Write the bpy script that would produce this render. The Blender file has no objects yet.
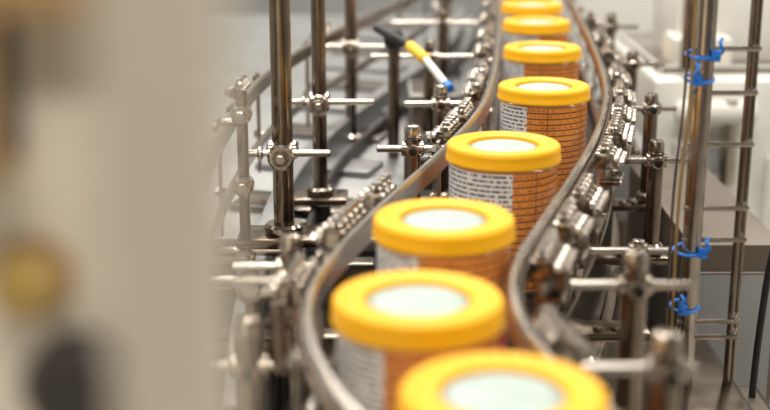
import bpy, bmesh, math, random
from mathutils import Vector, Matrix
random.seed(4)
scene = bpy.context.scene
scene.view_settings.view_transform = 'Standard'
D = bpy.data
COL = scene.collection

# ------------------------------------------------------------ materials
def nn(nt, t, **kw):
    n = nt.nodes.new(t)
    for k, v in kw.items():
        setattr(n, k, v)
    return n

def mat(name, col, metal=0.0, rough=0.5, var=0.12, scale=30.0, bump=0.0, rvar=0.1, spec=0.5):
    m = D.materials.new(name); m.use_nodes = True
    nt = m.node_tree; b = nt.nodes['Principled BSDF']
    tc = nn(nt, 'ShaderNodeTexCoord'); nz = nn(nt, 'ShaderNodeTexNoise')
    nz.inputs['Scale'].default_value = scale; nz.inputs['Detail'].default_value = 4
    nt.links.new(tc.outputs['Object'], nz.inputs['Vector'])
    cr = nn(nt, 'ShaderNodeValToRGB')
    lo = [max(0, c*(1-var)) for c in col]; hi = [min(1, c*(1+var)) for c in col]
    cr.color_ramp.elements[0].position = .3; cr.color_ramp.elements[1].position = .7
    cr.color_ramp.elements[0].color = (*lo, 1); cr.color_ramp.elements[1].color = (*hi, 1)
    nt.links.new(nz.outputs['Fac'], cr.inputs['Fac']); nt.links.new(cr.outputs['Color'], b.inputs['Base Color'])
    mr = nn(nt, 'ShaderNodeMapRange')
    mr.inputs['To Min'].default_value = max(.03, rough-rvar); mr.inputs['To Max'].default_value = min(1, rough+rvar)
    nt.links.new(nz.outputs['Fac'], mr.inputs['Value']); nt.links.new(mr.outputs['Result'], b.inputs['Roughness'])
    b.inputs['Metallic'].default_value = metal
    b.inputs['Specular IOR Level'].default_value = spec
    if bump:
        bp = nn(nt, 'ShaderNodeBump'); bp.inputs['Strength'].default_value = bump; bp.inputs['Distance'].default_value = .002
        nt.links.new(nz.outputs['Fac'], bp.inputs['Height']); nt.links.new(bp.outputs['Normal'], b.inputs['Normal'])
    return m

STEEL = mat('stainless_steel', (.47, .42, .37), 1, .18, .15, 60, rvar=.06)
RAIL = mat('polished_rail_steel', (.56, .52, .475), 1, .22, .08, 25, rvar=.06)
BROWNSTEEL = mat('machined_steel', (.24, .195, .155), 1, .20, .2, 50, rvar=.07)
DARK = mat('dark_steel', (.03, .026, .023), .6, .42, .3, 30)
BLACK = mat('black_rubber', (.012, .013, .016), 0, .5, .3, 40)
SLAT = mat('belt_slat_steel', (.06, .055, .05), .9, .38, .2, 80)
BED = mat('brushed_bed_steel', (.33, .34, .345), .75, .40, .1, 12)
WHITE = mat('white_enamel', (.76, .76, .72), 0, .35, .04, 8)
CREAM = mat('cream_enamel', (.90, .83, .70), 0, .45, .06, 6)
GREYP = mat('grey_enamel', (.27, .28, .28), .1, .5, .08, 10)
COLUMN = mat('beige_guard_paint', (.66, .605, .50), 0, .5, .08, 6)
TAN = mat('tan_paint', (.52, .34, .17), 0, .5, .1, 10)
CABINET = mat('taupe_cabinet_paint', (.16, .13, .105), .5, .4, .1, 12)
YEL = mat('yellow_lid_plastic', (.97, .50, .006), 0, .42, .03, 20, rvar=.04, spec=.35)
HANDLE = mat('yellow_grip_plastic', (.90, .60, .03), 0, .4, .05, 20)
KNOB = mat('mustard_knob', (.50, .34, .10), 0, .5, .1, 20)
KNOBD = mat('charcoal_knob', (.045, .040, .036), 0, .5, .1, 20)
BLUE = mat('blue_nylon', (.02, .22, .80), 0, .35, .15, 60)
WIRE = mat('ochre_cable', (.34, .22, .07), 0, .5, .1, 40)
DISC = mat('frosted_lid_window', (.43, .525, .505), 0, .48, .13, 60, rvar=.06, spec=.25, bump=.15)
DISCR = mat('lid_window_ring', (.24, .30, .28), 0, .5, .1, 45, rvar=.05, spec=.25)
TIN = mat('tin_rim', (.70, .70, .68), 1, .2, .05, 40)
FLOORM = mat('sealed_floor', (.50, .47, .42), 0, .4, .02, 3)
WALLM = mat('wall_paint', (.42, .41, .39), 0, .7, .04, 3)
WALLF = mat('wall_paint_dark', (.14, .13, .12), 0, .7, .04, 3)
CEILM = mat('ceiling_paint', (.24, .235, .23), 0, .8, .04, 3)

def label_material():
    m = D.materials.new('printed_can_label'); m.use_nodes = True
    nt = m.node_tree; L = nt.links; b = nt.nodes['Principled BSDF']
    tc = nn(nt, 'ShaderNodeTexCoord'); sp = nn(nt, 'ShaderNodeSeparateXYZ'); L.new(tc.outputs['Object'], sp.inputs[0])
    def M(op, a, bb=None, c=None):
        n = nn(nt, 'ShaderNodeMath', operation=op)
        for i, v in enumerate((a, bb, c)):
            if v is None: continue
            if isinstance(v, (int, float)): n.inputs[i].default_value = v
            else: L.new(v, n.inputs[i])
        return n.outputs[0]
    ang = M('ARCTAN2', sp.outputs['Y'], sp.outputs['X'])   # -pi..pi
    z = sp.outputs['Z']
    arc = M('MULTIPLY', ang, .045)
    def between(v, a, c):
        return M('MULTIPLY', M('GREATER_THAN', v, a), M('LESS_THAN', v, c))
    def noise(sx, sz):
        cb = nn(nt, 'ShaderNodeCombineXYZ'); L.new(M('MULTIPLY', arc, sx), cb.inputs[0])
        L.new(M('MULTIPLY', M('FLOOR', M('DIVIDE', z, sz)), 7.31), cb.inputs[1])
        nz = nn(nt, 'ShaderNodeTexNoise'); nz.inputs['Scale'].default_value = 1; nz.inputs['Detail'].default_value = 1
        L.new(cb.outputs[0], nz.inputs['Vector']); return nz.outputs['Fac']
    def lines(p, duty):
        return M('LESS_THAN', M('FRACT', M('DIVIDE', z, p)), duty)
    def mix(f, a, c):
        n = nn(nt, 'ShaderNodeMix', data_type='RGBA'); L.new(f, n.inputs['Factor'])
        for s, v in ((6, a), (7, c)):
            if isinstance(v, tuple): n.inputs[s].default_value = (*v, 1)
            else: L.new(v, n.inputs[s])
        return n.outputs[2]
    # orange area with rows of brown print
    orow = M('MULTIPLY', lines(.0060, .22), M('GREATER_THAN', noise(60, .0060), .30))
    orange = mix(orow, (.90, .34, .07), (.10, .04, .03))
    orow2 = M('MULTIPLY', between(M('FRACT', M('DIVIDE', z, .0060)), .45, .68), M('GREATER_THAN', noise(280, .0060), .53))
    orange = mix(orow2, orange, (.42, .12, .04))
    for a in (-1.62, -.72):
        orange = mix(between(ang, a, a+.022), orange, (.20, .07, .04))
    # white block with fine dark print
    wrow = M('MULTIPLY', lines(.0042, .44), M('GREATER_THAN', noise(480, .0042), .46))
    white = mix(wrow, (.90, .90, .90), (.07, .08, .15))
    white = mix(M('LESS_THAN', z, .014), white, (.80, .29, .075))
    wmask = M('MAXIMUM', M('LESS_THAN', ang, -2.08), M('GREATER_THAN', ang, 2.3))
    base = mix(wmask, orange, white)
    base = mix(M('MULTIPLY', between(ang, -.75, .4), M('LESS_THAN', z, .045)), base, (.55, .03, .03))
    base = mix(M('GREATER_THAN', z, .1085), base, (.85, .42, .16))
    base = mix(between(ang, .4, 2.2), base, (.78, .33, .09))
    L.new(base, b.inputs['Base Color']); b.inputs['Roughness'].default_value = .34
    return m
LABEL = label_material()

# ------------------------------------------------------------ mesh builder
class MB:
    def __init__(s): s.bm = bmesh.new(); s.mats = []
    def mi(s, m):
        if m not in s.mats: s.mats.append(m)
        return s.mats.index(m)
    def frame(s, d):
        d = d.normalized(); a = Vector((0, 0, 1)) if abs(d.z) < .95 else Vector((1, 0, 0))
        u = d.cross(a).normalized(); return u, d.cross(u).normalized()
    def rings(s, rings, m, cap=True, close=False):
        i = s.mi(m); R = [[s.bm.verts.new(p) for p in r] for r in rings]; n = len(R[0])
        fs = []
        rng = range(len(R)) if close else range(len(R)-1)
        for k in rng:
            A = R[k]; B = R[(k+1) % len(R)]
            for j in range(n):
                try: fs.append(s.bm.faces.new((A[j], A[(j+1) % n], B[(j+1) % n], B[j])))
                except ValueError: pass
        if cap and not close:
            fs.append(s.bm.faces.new(R[0][::-1])); fs.append(s.bm.faces.new(R[-1]))
        for f in fs: f.material_index = i; f.smooth = True
    def cyl(s, p0, p1, r, m, seg=20, bev=None, r1=None):
        p0 = Vector(p0); p1 = Vector(p1); d = p1-p0; L = d.length; d.normalize(); u, v = s.frame(d)
        r1 = r if r1 is None else r1
        bev = min(r*.22, L*.25) if bev is None else bev
        st = [(0, r-bev), (bev, r), (L-bev, r1), (L, r1-bev)] if bev > 0 else [(0, r), (L, r1)]
        s.rings([[p0+d*t+(u*math.cos(a)+v*math.sin(a))*q for a in [2*math.pi*j/seg for j in range(seg)]] for t, q in st], m)
    def hexb(s, p0, d, r, h, m):
        d = Vector(d).normalized(); s.cyl(Vector(p0), Vector(p0)+d*h, r, m, seg=6, bev=r*.08)
    def lathe(s, o, prof, m, seg=64, cap=True, axis=None):
        o = Vector(o)
        if axis is None: u, v, w = Vector((1, 0, 0)), Vector((0, 1, 0)), Vector((0, 0, 1))
        else:
            w = Vector(axis).normalized(); u, v = s.frame(w)
        s.rings([[o+w*z+(u*math.cos(a)+v*math.sin(a))*r for a in [2*math.pi*j/seg for j in range(seg)]] for r, z in prof], m, cap)
    def box(s, c, size, m, rz=0.0, bev=.0015, rot=None):
        r = bmesh.ops.create_cube(s.bm, size=1.0)
        M = Matrix.Translation(Vector(c)) @ (rot.to_4x4() if rot else Matrix.Rotation(rz, 4, 'Z')) @ Matrix.Diagonal((*size, 1))
        bmesh.ops.transform(s.bm, matrix=M, verts=r['verts'])
        i = s.mi(m)
        for f in {f for v in r['verts'] for f in v.link_faces}: f.material_index = i
        if bev > 0:
            es = {e for v in r['verts'] for e in v.link_edges}
            bmesh.ops.bevel(s.bm, geom=list(es), offset=min(bev, min(size)*.3), segments=2, affect='EDGES', profile=.6)
    def tube(s, pts, r, m, seg=10):
        P = [Vector(p) for p in pts]; rs = []; u = None
        for k, p in enumerate(P):
            t = (P[min(k+1, len(P)-1)]-P[max(k-1, 0)]).normalized()
            if u is None: u, _ = s.frame(t)
            u = (u - t*u.dot(t)).normalized(); v = t.cross(u)
            rs.append([p+(u*math.cos(a)+v*math.sin(a))*r for a in [2*math.pi*j/seg for j in range(seg)]])
        s.rings(rs, m)
    def sweep(s, path, prof, m):
        """path: [(x,y,z)], prof: [(sideways,up)] closed polygon; horizontal normal."""
        rs = []
        for k, p in enumerate(path):
            a = Vector(path[max(k-1, 0)]); b = Vector(path[min(k+1, len(path)-1)]); t = b-a; t.z = 0; t.normalize()
            n = Vector((t.y, -t.x, 0))
            rs.append([Vector(p)+n*q+Vector((0, 0, h)) for q, h in prof])
        s.rings(rs, m)
    def obj(s, name, parent=None, loc=(0, 0, 0), rz=0):
        me = D.meshes.new(name); bmesh.ops.recalc_face_normals(s.bm, faces=s.bm.faces[:])
        s.bm.to_mesh(me); s.bm.free()
        for m in s.mats: me.materials.append(m)
        for p in me.polygons: p.use_smooth = True
        me.set_sharp_from_angle(angle=math.radians(38))
        o = D.objects.new(name, me); COL.objects.link(o); o.location = loc; o.rotation_euler = (0, 0, rz)
        if parent: o.parent = parent
        return o

def empty(name, loc=(0, 0, 0), rz=0):
    e = D.objects.new(name, None); COL.objects.link(e); e.location = loc; e.rotation_euler = (0, 0, rz); e.empty_display_size = .05
    return e

def catmull(P, n=10):
    P = [Vector(p) for p in P]; Q = [P[0]*2-P[1]]+P+[P[-1]*2-P[-2]]; out = []
    for i in range(1, len(Q)-2):
        a, b, c, d = Q[i-1:i+3]
        for k in range(n):
            t = k/n
            out.append(.5*((2*b)+(c-a)*t+(2*a-5*b+4*c-d)*t*t+(3*b-a-3*c+d)*t**3))
    out.append(Q[-2]); return out

def ribbon(w, z0, z1, b=.0015):
    return [(-w+b, z0), (w-b, z0), (w, z0+b), (w, z1-b), (w-b, z1), (-w+b, z1), (-w, z1-b), (-w, z0+b)]

# ------------------------------------------------------------ key levels (metres)
CAMZ = 1.30
DECK = .926           # surface the cans ride on
RZ = 1.032            # top of upper guide rails

left_pts = [(.085, .40), (.045, .47), (.012, .54), (-.0147, .588), (-.0336, .646), (-.0445, .7056), (-.045, .782), (-.030, .866), (0, .979),
            (.050, 1.151), (.0972, 1.336), (.1261, 1.5155), (.1512, 1.747), (.180, 2.057), (.205, 2.33), (.235, 2.8), (.26, 3.3)]
right_pts = [(.20, .42), (.155, .50), (.118, .575), (.0986, .6255), (.088, .667), (.0802, .717), (.0800, .770), (.0893, .8316), (.120, .937), (.162, 1.0765),
             (.206, 1.237), (.2448, 1.420), (.2682, 1.586), (.2936, 1.839), (.317, 2.119), (.333, 2.33), (.365, 2.8), (.39, 3.3)]
Lc = catmull([(x, y, 0) for x, y in left_pts], 8)
Rc = catmull([(x, y, 0) for x, y in right_pts], 8)
def resample(C, n):
    d = [0]
    for a, b in zip(C, C[1:]): d.append(d[-1]+(b-a).length)
    out = []; j = 0
    for k in range(n):
        t = d[-1]*k/(n-1)
        while j < len(d)-2 and d[j+1] < t: j += 1
        f = (t-d[j])/max(1e-9, d[j+1]-d[j]); out.append(C[j].lerp(C[j+1], f))
    return out
def offs(C, o):
    out = []
    for k, p in enumerate(C):
        t = (C[min(k+1, len(C)-1)]-C[max(k-1, 0)]).normalized(); n = Vector((t.y, -t.x, 0)); out.append(p+n*o)
    return out
def atz(C, z): return [(p.x, p.y, z) for p in C]
def at_y(C, y):
    for k in range(len(C)-1):
        if C[k].y <= y <= C[k+1].y:
            f = (y-C[k].y)/(C[k+1].y-C[k].y); return C[k].lerp(C[k+1], f), (C[k+1]-C[k]).normalized()
    return C[-1], (C[-1]-C[-2]).normalized()

# ------------------------------------------------------------ conveyor
conv = empty('conveyor')
b = MB()
LR = resample(Lc, 150); RR = resample(Rc, 150)
for k in range(149):                                   # individual chain slats
    a0, a1 = LR[k], LR[k+1]; c0, c1 = RR[k], RR[k+1]
    def q(p, o, t): return p.lerp(o, t)
    A = q(a0, a1, .06); B = q(a0, a1, .94); C = q(c0, c1, .94); E = q(c0, c1, .06)
    top = [Vector((p.x, p.y, DECK)) for p in (A, E, C, B)]; bot = [v-Vector((0, 0, .006)) for v in top]
    b.rings([bot, top], SLAT)
b.obj('belt_slats', conv)
b = MB()
prof = ribbon(.004, 0, .085)
b.sweep(atz(offs(LR, -.010), DECK-.075), prof, BROWNSTEEL)
b.sweep(atz(offs(RR, .010), DECK-.075), prof, BROWNSTEEL)
b.sweep(atz(offs(LR, -.016), DECK-.085), ribbon(.010, 0, .006), STEEL)
b.sweep(atz(offs(RR, .016), DECK-.085), ribbon(.010, 0, .006), STEEL)
mid = [a.lerp(c, .5) for a, c in zip(LR, RR)]
b.sweep(atz(mid, DECK-.03), ribbon(.05, 0, .015), DARK)
b.obj('side_frame', conv)
b = MB()
for y in (.55, 1.1, 1.8, 2.6, 3.2):
    for C, s in ((LR, -1), (RR, 1)):
        p, t = at_y(C, y); b.cyl((p.x+s*.01, p.y, 0), (p.x+s*.01, p.y, DECK-.07), .016, STEEL)
        b.cyl((p.x+s*.01, p.y, 0), (p.x+s*.01, p.y, .015), .03, BLACK)
    p, _ = at_y(LR, y); p2, _ = at_y(RR, y)
    b.cyl((p.x, p.y, .4), (p2.x, p2.y, .4), .012, STEEL)
b.obj('legs', conv)

def clamp(b, C, y, side, n=4, z=RZ-.004):
    p, t = at_y(C, y); nrm = Vector((t.y, -t.x, 0))*side; a = math.atan2(t.y, t.x)
    for k in range(n):
        q = p+t*(k-(n-1)/2)*.0135+nrm*.0155
        b.box((q.x, q.y, z-.006), (.0115, .017, .016), BROWNSTEEL if k % 2 else STEEL, rz=a, bev=.003)
        b.cyl((q.x, q.y, z), (q.x, q.y, z+.007), .0052, STEEL, seg=14)
        b.hexb((q.x, q.y, z+.007), (0, 0, 1), .0042, .004, RAIL)
        o = q+nrm*.008
        b.cyl((o.x, o.y, z-.006), tuple(Vector((o.x, o.y, z-.006))+nrm*.006), .0062, STEEL, seg=14)
        r = o+nrm*.006
        b.hexb((r.x, r.y, z-.006), nrm, .0042, .004, RAIL)
        b.cyl((q.x, q.y, z-.03), (q.x, q.y, z-.012), .004, STEEL, seg=10)
    c = p+nrm*.022
    b.box((c.x, c.y, z-.026), (n*.0135, .020, .005), BROWNSTEEL, rz=a, bev=.001)
    return p+nrm*.024

def guide_rail(name, C, side, low=True, cl=()):
    b = MB()
    b.sweep(atz(C, RZ-.020), ribbon(.0036, 0, .020, .0022), RAIL)
    b.sweep(atz(offs(C, side*.0055), RZ-.016), ribbon(.0022, 0, .010), BROWNSTEEL)
    if low:
        b.sweep(atz(C, DECK+.020), ribbon(.0034, 0, .014, .002), RAIL)
    # hanger straps tie upper and lower rails to the side frame
    n = len(C)
    for k in range(6, n-3, 9):
        p = C[k]; t = (C[k+1]-C[k-1]).normalized(); nrm = Vector((t.y, -t.x, 0))*side; o = p+nrm*.0105
        a = math.atan2(t.y, t.x)
        b.box((o.x, o.y, (RZ+DECK)/2-.01), (.012, .003, RZ-DECK+.02), BROWNSTEEL, rz=a, bev=.0008)
        for z in (RZ-.010, DECK+.028):
            q = o+nrm*.001
            b.hexb((q.x, q.y, z), nrm, .0055, .005, STEEL)
            b.cyl((p.x, p.y, z), (o.x, o.y, z), .003, STEEL, seg=8)
    for y, m in cl: clamp(b, C, y, side, m)
    return b.obj(name)
guide_rail('guide_rail', LR, -1, cl=((1.345, 4), (1.60, 4), (1.95, 4), (1.02, 3)))
guide_rail('guide_rail', RR, 1, cl=((1.36, 4), (.945, 3), (1.58, 5), (1.90, 5), (1.17, 3)))
outer = resample(catmull([(-.14, .85, 0), (-.155, 1.05, 0), (-.160, 1.285, 0), (-.148, 1.55, 0), (-.105, 1.82, 0), (-.0085, 2.213, 0), (.046, 2.41, 0), (.11, 2.75, 0), (.15, 3.2, 0)], 8), 80)
guide_rail('guide_rail', outer, -1, cl=((1.5, 3), (1.95, 4)))

# ------------------------------------------------------------ posts with rods and clamps
def bracket(x, y, ztop, zrod, C, side, rodend, r=.008, rr=.0034, zb=DECK-.03, ncl=4, cly=None, rod2=None):
    b = MB()
    b.cyl((x, y, zb), (x, y, ztop-.012), r, BROWNSTEEL, seg=24, bev=.0005)
    b.cyl((x, y, ztop-.014), (x, y, ztop-.011), r*.82, DARK, seg=24, bev=0)
    b.lathe((x, y, ztop-.011), [(r, 0), (r, .007), (r*.8, .0105), (r*.45, .011), (r*.4, .0095)], STEEL, seg=24)
    b.cyl((x, y, zb), (x, y, zb+.012), r*1.5, STEEL, seg=24)
    # through rod + cross clamp
    cp = clamp(b, C, cly if cly else y, side, ncl)
    b.cyl((cp.x, y, zrod), (rodend, y, zrod), rr, RAIL, seg=14, bev=.001)
    b.cyl((x-r*1.35, y, zrod), (x+r*1.35, y, zrod), rr*2.1, STEEL, seg=20, bev=.001)
    b.cyl((x, y-r*1.6, zrod), (x, y+r*1.2, zrod), rr*1.9, STEEL, seg=20, bev=.001)
    b.cyl((x, y-r*1.6-.004, zrod), (x, y-r*1.6, zrod), rr*1.2, DARK, seg=12, bev=.0005)
    if rod2: b.cyl((cp.x, y+.002, rod2), (rodend, y+.002, rod2), rr, RAIL, seg=14, bev=.001)
    # drop link from cluster to rod and mounting arm from side frame to post
    b.cyl((cp.x, y, zrod-.004), (cp.x, y, RZ-.006), rr*1.5, BROWNSTEEL, seg=14)
    p, _ = at_y(C, y); x0 = p.x+side*.008
    b.box(((x0+x+side*r*2)/2, y, zb-.004), (abs(x+side*r*2-x0), .034, .008), BROWNSTEEL, bev=.002)
    for dx in (.35, .65): b.hexb((x0+(x-x0)*dx, y-.009, zb), (0, 0, 1), .0045, .004, STEEL)
    return b.obj('rail_support_bracket')
z_ = lambda h: CAMZ-h
# left side
bracket(.026, 1.196, z_(.254), z_(.277), LR, -1, -.008, cly=1.26)
bracket(.064, 1.472, z_(.266), z_(.288), LR, -1, .022, cly=1.50)
bracket(.062, 1.80, z_(.262), z_(.285), LR, -1, -.02)
bracket(.095, 2.15, z_(.262), z_(.285), LR, -1, .01)
bracket(-.069, .910, z_(.275), z_(.300), LR, -1, -.112, r=.0085, zb=.80, cly=.93, rod2=z_(.312), ncl=5)
bracket(-.085, .765, z_(.285), z_(.318), LR, -1, -.135, r=.0085, zb=.80, cly=.80, ncl=3)
# right side
bracket(.272, 1.270, z_(.285), z_(.306), RR, 1, .315, cly=1.27, ncl=5)
bracket(.306, 1.470, z_(.275), z_(.293), RR, 1, .335, cly=1.46)
bracket(.335, 1.75, z_(.270), z_(.288), RR, 1, .38)
bracket(.365, 2.10, z_(.262), z_(.285), RR, 1, .41)
bracket(.168, .829, z_(.262), z_(.286), RR, 1, .207, r=.0085, cly=.86, ncl=4, zb=.86)
bracket(.152, .655, z_(.253), z_(.274), RR, 1, .168, r=.0085, cly=.70, ncl=3, zb=.86)
bracket(.216, 1.06, z_(.325), z_(.335), RR, 1, .245, r=.006, cly=1.02, ncl=4)

# ------------------------------------------------------------ tall posts with cross clamps (left)
def tall_post(x, y, r, zr, x0, x1, zb, base=True):
    b = MB()
    b.cyl((x, y, zb), (x, y, 1.62), r, BROWNSTEEL, seg=28, bev=.001)
    b.cyl((x, y, 1.62), (x, y, 1.63), r*1.15, STEEL, seg=28)
    b.cyl((x, y, zb), (x, y, zb+.010), r*1.9, STEEL, seg=28)
    b.box((x-.006, y, zb-.004), (.075, .05, .009), BROWNSTEEL, bev=.003)
    yr = y-r-.005
    b.cyl((x0, yr, zr), (x1, yr, zr), .0034, RAIL, seg=14, bev=.001)
    b.cyl((x0+.012, yr, zr), (x0+.017, yr, zr), .0062, STEEL, seg=16)
    b.cyl((x, yr-.009, zr-.003), (x, y, zr-.003), .0125, STEEL, seg=28, bev=.002)
    b.cyl((x, yr-.012, zr-.003), (x, yr-.009, zr-.003), .0075, BROWNSTEEL, seg=20, bev=.001)
    b.hexb((x, yr-.012, zr-.003), (0, -1, 0), .0045, .004, RAIL)
    b.cyl((x-r*1.5, y, zr), (x+r*1.5, y, zr), .009, STEEL, seg=20)
    b.cyl((x, y, 0), (x, y, zb), .012, DARK, seg=16)
    return b.obj('support_post')
tall_post(-.096, 1.188, .0098, z_(.276), -.130, -.050, z_(.357))
tall_post(-.0745, 1.45, .0082, z_(.279), -.106, -.012, z_(.39))
tall_post(-.050, 1.87, .0082, z_(.28), -.09, .03, z_(.42))
tall_post(.115, 2.5, .009, z_(.28), .07, .17, z_(.42))

# strut with bolts on far left
b = MB()
b.box((-.131, 1.17, 1.0), (.010, .008, .17), BROWNSTEEL, bev=.002)
for z in (1.062, .995, .925):
    b.cyl((-.131, 1.158, z), (-.131, 1.175, z), .0095, STEEL, seg=20); b.hexb((-.131, 1.158, z), (0, -1, 0), .005, .005, RAIL)
b.cyl((-.150, 1.165, 1.055), (-.131, 1.165, 1.055), .004, STEEL)
b.cyl((-.160, 1.17, .93), (-.09, 1.17, .93), .0045, STEEL)
b.cyl((-.131, 1.17, .66), (-.131, 1.17, .93), .007, DARK)
b.obj('strut_bracket', conv)

# lower cross bars & clamp discs (left near)
b = MB()
for (x0, x1, y, z, r) in ((-.16, -.03, .80, .905, .006), (-.15, -.04, .98, .965, .0045), (-.15, -.05, 1.04, .94, .006), (-.14, -.05, .70, .87, .008)):
    b.cyl((x0, y, z), (x1, y, z), r, STEEL, seg=18)
for (x, y, z) in ((-.078, .80, .905), (-.105, .98, .965), (-.07, 1.04, .94), (-.09, .70, .87)):
    b.cyl((x, y-.016, z), (x, y+.010, z), .014, STEEL, seg=24, bev=.002); b.hexb((x, y-.016, z), (0, -1, 0), .008, .005, RAIL)
    b.cyl((x, y+.004, .55), (x, y+.004, z), .007, BROWNSTEEL, seg=16)
b.obj('cross_bar_assembly', conv)

# ------------------------------------------------------------ beds and machine bases (bolted into the conveyor)
b = MB()
b.box((-.23, 2.35, .872), (.72, 1.95, .016), BED, bev=.003)
b.box((-.05, 2.6, .82), (.9, 1.6, .09), GREYP, bev=.004)
for k in range(9): b.box((-.10+k*.012, 1.50+k*.20, .884), (.16, .07, .008), BED if k % 2 else BROWNSTEEL, bev=.002, rz=-.3)
b.sweep(atz(offs(outer, .035), .88), ribbon(.010, 0, .035), BED)
b.sweep(atz(offs(outer, .075), .88), ribbon(.004, 0, .02), DARK)
b.box((.06, 1.62, .905), (.07, .12, .05), DARK, bev=.006)
b.box((.075, 1.98, .91), (.08, .14, .06), BROWNSTEEL, bev=.006)
b.cyl((.03, 1.60, .93), (.09, 1.60, .93), .018, DARK, seg=24)
for x in (-.55, .35):
    for y in (1.9, 3.3): b.box((x, y, .39), (.06, .06, .78), STEEL)
b.obj('transfer_table', conv)
b = MB()
b.box((-.19, 1.35, .355), (.86, 1.5, .71), DARK, bev=.01)
b.box((-.10, .88, .73), (.20, .30, .06), DARK, bev=.006)
b.box((.265, .93, .73), (.20, .5, .12), CABINET, bev=.006)
b.box((.245, 1.02, .815), (.13, .30, .055), BROWNSTEEL, bev=.004)
for k in range(4): b.hexb((.19, .89+k*.08, .8425), (0, 0, 1), .007, .005, STEEL)
# cross members and motor under the belt on the left
for y, z in ((1.10, .86), (1.28, .87)):
    b.box((-.12, y, z), (.22, .03, .03), BROWNSTEEL, bev=.003)
b.cyl((-.22, 1.0, .78), (-.08, 1.0, .78), .035, DARK, seg=32)
b.cyl((-.16, 1.0, .78), (-.15, 1.0, .78), .038, STEEL, seg=32)
b.obj('machine_base', conv)

# right side cabinet
b = MB()
b.box((.375, 1.50, .445), (.10, .36, .89), CABINET, bev=.005)
b.box((.375, 1.316, .62), (.086, .006, .48), GREYP, bev=.002)
b.cyl((.345, 1.312, .62), (.345, 1.300, .62), .01, BLACK)
b.obj('electrical_cabinet')

# cable ladder with ties
cl = empty('cable_ladder')
b = MB()
X0, X1, Y0 = .262, .301, 1.06
b.cyl((X0, Y0, 0), (X0, Y0, 1.75), .0082, STEEL, seg=24)
b.cyl((X0, Y0, 0), (X0, Y0, .012), .03, STEEL, seg=24)
b.cyl((X1, Y0+.004, .40), (X1, Y0+.004, 1.75), .0030, BROWNSTEEL, seg=12)
b.cyl((X1+.009, Y0+.02, .40), (X1+.009, Y0+.02, 1.75), .0026, BROWNSTEEL, seg=12)
for z in (1.20, 1.139, 1.1025, 1.059, 1.004, .976, .902, .888, .82, .74, .60, .42, 1.28, 1.4, 1.55, 1.7):
    b.cyl((X0-.010, Y0-.004, z), (X1+.006, Y0-.004, z), .0022, STEEL, seg=10)
    b.cyl((X1, Y0-.004, z), (X1+.009, Y0+.02, z), .002, STEEL, seg=8)
b.obj('rails_and_rungs', cl)
b = MB()
pts = catmull([(X0-.012, Y0-.004, 1.75), (X0-.014, Y0-.006, 1.3), (X0-.011, Y0-.008, 1.12), (X0-.015, Y0-.006, 1.0), (X0-.013, Y0-.004, .8), (X0-.012, Y0, .5)], 8)
b.tube(pts, .0014, WIRE); b.tube([p+Vector((-.0045, .002, 0)) for p in pts], .0012, BROWNSTEEL)
b.obj('cables', cl)
b = MB()
for z, s in ((1.134, 1), (1.114, -1), (.966, 1), (.915, -1)):
    ring = [(X0-.003+.0118*math.cos(a), Y0+.0112*math.sin(a), z+.002*math.sin(a)) for a in [2*math.pi*j/24 for j in range(25)]]
    b.tube(ring, .0014, BLUE, 8)
    b.box((X0+s*.007, Y0-.0105, z), (.007, .005, .009), BLUE, bev=.001)
    tail = catmull([(X0+s*.007, Y0-.012, z), (X0+s*.011, Y0-.016, z+.005), (X0+s*.008, Y0-.017, z+.011), (X0+s*.010, Y0-.014, z+.015)], 6)
    b.tube(tail, .0014, BLUE, 8)
b.obj('cable_ties', cl)

b = MB()
b.tube(catmull([(.392, 1.15, 1.35), (.388, 1.15, 1.15), (.372, 1.15, 1.0), (.356, 1.15, .9), (.352, 1.15, .7), (.37, 1.15, .3), (.38, 1.15, .004)], 8), .0034, BLACK, 12)
b.obj('pneumatic_hose')

# lever with yellow grip
b = MB()
b.cyl((.012, 1.76, .88), (.012, 1.76, 1.055), .008, BROWNSTEEL)
b.cyl((.012, 1.745, 1.045), (.012, 1.775, 1.045), .014, BLACK, seg=24)
b.cyl((-.012, 1.76, 1.06), (.032, 1.70, 1.045), .006, BLACK)
b.cyl((.032, 1.70, 1.045), (.052, 1.64, 1.036), .0075, HANDLE, seg=20, bev=.003)
b.cyl((.052, 1.64, 1.036), (.076, 1.56, 1.016), .005, WHITE, seg=16)
b.cyl((.074, 1.565, 1.018), (.078, 1.553, 1.014), .0065, BLUE, seg=16)
b.obj('toggle_lever')

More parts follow.
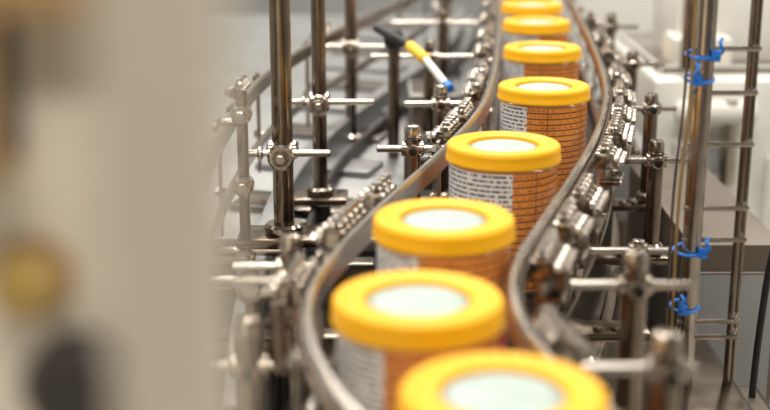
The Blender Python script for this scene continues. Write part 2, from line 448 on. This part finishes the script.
# ------------------------------------------------------------ cans
def can(x, y, rz):
    e = empty('food_can', (x, y, DECK), rz)
    b = MB(); R = .0468
    b.lathe((0, 0, 0), [(R-.002, .004), (R, .0045), (R, .110), (R-.001, .111)], LABEL, 72)
    b.obj('label_body', e)
    b = MB()
    b.lathe((0, 0, 0), [(R-.006, .0015), (R-.003, 0), (R+.0004, 0), (R+.0010, .0015), (R+.0006, .0038), (R-.0005, .0046)], TIN, 72)
    b.lathe((0, 0, 0), [(R-.001, .1098), (R+.0009, .1102), (R+.0009, .1112), (R-.004, .112)], TIN, 72)
    b.obj('rim', e)
    b = MB()
    H = .126
    b.lathe((0, 0, 0), [(.0462, H-.0148), (.0488, H-.0152), (.0499, H-.0142), (.0500, H-.0118), (.0493, H-.0108), (.0494, H-.0050), (.0489, H-.0022), (.0474, H-.0006), (.0450, H),
                        (.0425, H-.0002), (.0405, H-.0016), (.0340, H-.0022), (.0322, H-.0012), (.0308, H-.0016), (.0300, H-.0042), (.0298, H-.0055)], YEL, 96)
    b.obj('lid', e)
    b = MB()
    b.lathe((0, 0, 0), [(.0298, H-.0052), (.0296, H-.0046), (.0272, H-.0044), (.0268, H-.0038)], DISCR, 72)
    b.lathe((0, 0, 0), [(.0271, H-.0044), (.0268, H-.0036), (.0255, H-.0033), (.006, H-.0032)], DISC, 72)
    b.obj('lid_window', e)
    return e
for x, y, r in ((.0558, .569, 0), (.0188, .701, .08), (.0409, .867, .10), (.1024, 1.0965, .60), (.1705, 1.378, .02), (.2006, 1.650, -.1), (.2215, 1.904, .5), (.238, 2.115, .2), (.252, 2.33, 0), (.268, 2.56, .3)):
    can(x, y, r)

# ------------------------------------------------------------ foreground guard column and control panel
b = MB()
b.box((-.0385, .225, .95), (.0215, .02, 1.90), COLUMN, bev=.003)
b.box((-.0385, .225, .006), (.08, .09, .012), COLUMN, bev=.002)
b.box((-.0385, .225, 1.905), (.025, .025, .01), GREYP, bev=.002)
b.obj('guard_column')
cp = empty('control_panel')
b = MB()
b.box((-.3085, .39, .98), (.50, .06, .86), CREAM, bev=.006)
b.box((-.345, .40, .28), (.12, .05, .56), GREYP, bev=.004)
b.box((-.345, .40, .01), (.40, .30, .02), GREYP, bev=.004)
b.obj('housing', cp)
b = MB()
b.box((-.090, .352, 1.262), (.062, .020, .014), TAN, bev=.003)
b.box((-.122, .350, 1.240), (.040, .030, .058), BLACK, bev=.006)
b.obj('switch_block', cp)
b = MB()
b.lathe((-.102, .361, 1.179), [(.005, 0), (.005, .008), (.0090, .009), (.0095, .015), (.007, .019), (.003, .020)], KNOB, 32, axis=(0, -1, 0))
b.lathe((-.102, .361, 1.179), [(.012, -.002), (.012, .003), (.007, .004)], TAN, 32, axis=(0, -1, 0))
b.obj('selector_knob', cp)
b = MB()
b.lathe((-.088, .361, 1.150), [(.006, 0), (.006, .007), (.0155, .010), (.016, .018), (.012, .024), (.003, .025)], KNOBD, 32, axis=(0, -1, 0))
b.obj('rotary_handle', cp)

# ------------------------------------------------------------ background machines
def cabinet(cx, cy, sx, sy, h, m, panels=3):
    b = MB()
    b.box((cx, cy, h/2+.04), (sx, sy, h-.08), m, bev=.02)
    for ix in (-1, 1):
        for iy in (-1, 1): b.cyl((cx+ix*sx*.42, cy+iy*sy*.4, 0), (cx+ix*sx*.42, cy+iy*sy*.4, .09), .025, DARK)
    w = sx/panels
    for k in range(panels):
        x = cx-sx/2+w*(k+.5)
        b.box((x, cy-sy/2-.003, h*.55), (w*.86, .012, h*.62), m, bev=.004)
        b.cyl((x+w*.3, cy-sy/2-.03, h*.5), (x+w*.3, cy-sy/2-.03, h*.64), .008, STEEL)
        for zz in (h*.51, h*.63): b.cyl((x+w*.3, cy-sy/2-.03, zz), (x+w*.3, cy-sy/2, zz), .005, STEEL)
    b.box((cx, cy, h+.004), (sx*.9, sy*.8, .02), STEEL, bev=.004)
    return b
b = cabinet(.62, 2.35, .36, .5, .93, WHITE, 2)
b.cyl((.47, 2.07, .88), (.60, 2.07, .88), .02, WHITE); b.cyl((.50, 2.12, .94), (.50, 2.12, 1.12), .015, STEEL)
b.cyl((.56, 2.07, .76), (.56, 2.07, .90), .014, STEEL); b.box((.52, 2.085, .80), (.09, .03, .06), GREYP, bev=.006)
b.box((.60, 2.30, 1.0), (.22, .2, .12), WHITE, bev=.02)
b.box((.53, 2.20, .965), (.10, .10, .05), CREAM, bev=.01)
b.obj('packing_machine')
b = cabinet(.95, 3.75, .9, .6, 1.15, WHITE, 3); b.obj('packing_machine')
b = cabinet(-.90, 3.3, .5, .9, 1.08, WHITE, 2); b.obj('packing_machine')
b = cabinet(-.1, 4.3, 1.0, .5, 1.1, GREYP, 4); b.obj('storage_cabinet')

# ------------------------------------------------------------ room shell
def slab(name, c, s, m):
    b = MB(); b.box(c, s, m, bev=0); return b.obj(name)
slab('floor', (0, 2, -.05), (8, 10, .1), FLOORM)
slab('ceiling', (0, 2, 3.65), (8, 10, .1), CEILM)
slab('wall_back', (0, 7.05, 1.8), (8, .1, 3.6), WALLM)
slab('wall_front', (0, -3.05, 1.8), (8, .1, 3.6), WALLF)
slab('wall_left', (-4.05, 2, 1.8), (.1, 10, 3.6), WALLM)
slab('wall_right', (4.05, 2, 1.8), (.1, 10, 3.6), WALLM)

def lamp(x, y, w, sx=1.3, sy=.35):
    b = MB(); b.box((x, y, 3.53), (sx+.08, sy+.08, .10), WHITE, bev=.01); o = b.obj('ceiling_light')
    l = D.lights.new('lamp', 'AREA'); l.shape = 'RECTANGLE'; l.size = sx; l.size_y = sy; l.energy = w; l.color = (1, .94, .85)
    lo = D.objects.new('tube', l); COL.objects.link(lo); lo.location = (x, y, 3.46); lo.parent = o
for x in (-2.2, 0, 2.2):
    for y, e in ((-1.2, 29), (1.2, 37), (3.4, 38), (5.4, 38)): lamp(x, y, e if x else e*1.3)

w = D.worlds.new('world'); scene.world = w; w.use_nodes = True
w.node_tree.nodes['Background'].inputs[0].default_value = (.6, .62, .65, 1); w.node_tree.nodes['Background'].inputs[1].default_value = .3

# ------------------------------------------------------------ camera
cam = D.cameras.new('camera'); co = D.objects.new('camera', cam); COL.objects.link(co)
cam.sensor_width = 36; cam.lens = 1300/770*36
co.location = (0, 0, CAMZ); co.rotation_euler = (math.radians(90-15.52), 0, 0)
cam.clip_start = .01; cam.dof.use_dof = True; cam.dof.focus_distance = 1.26; cam.dof.aperture_fstop = 3.8
scene.camera = co
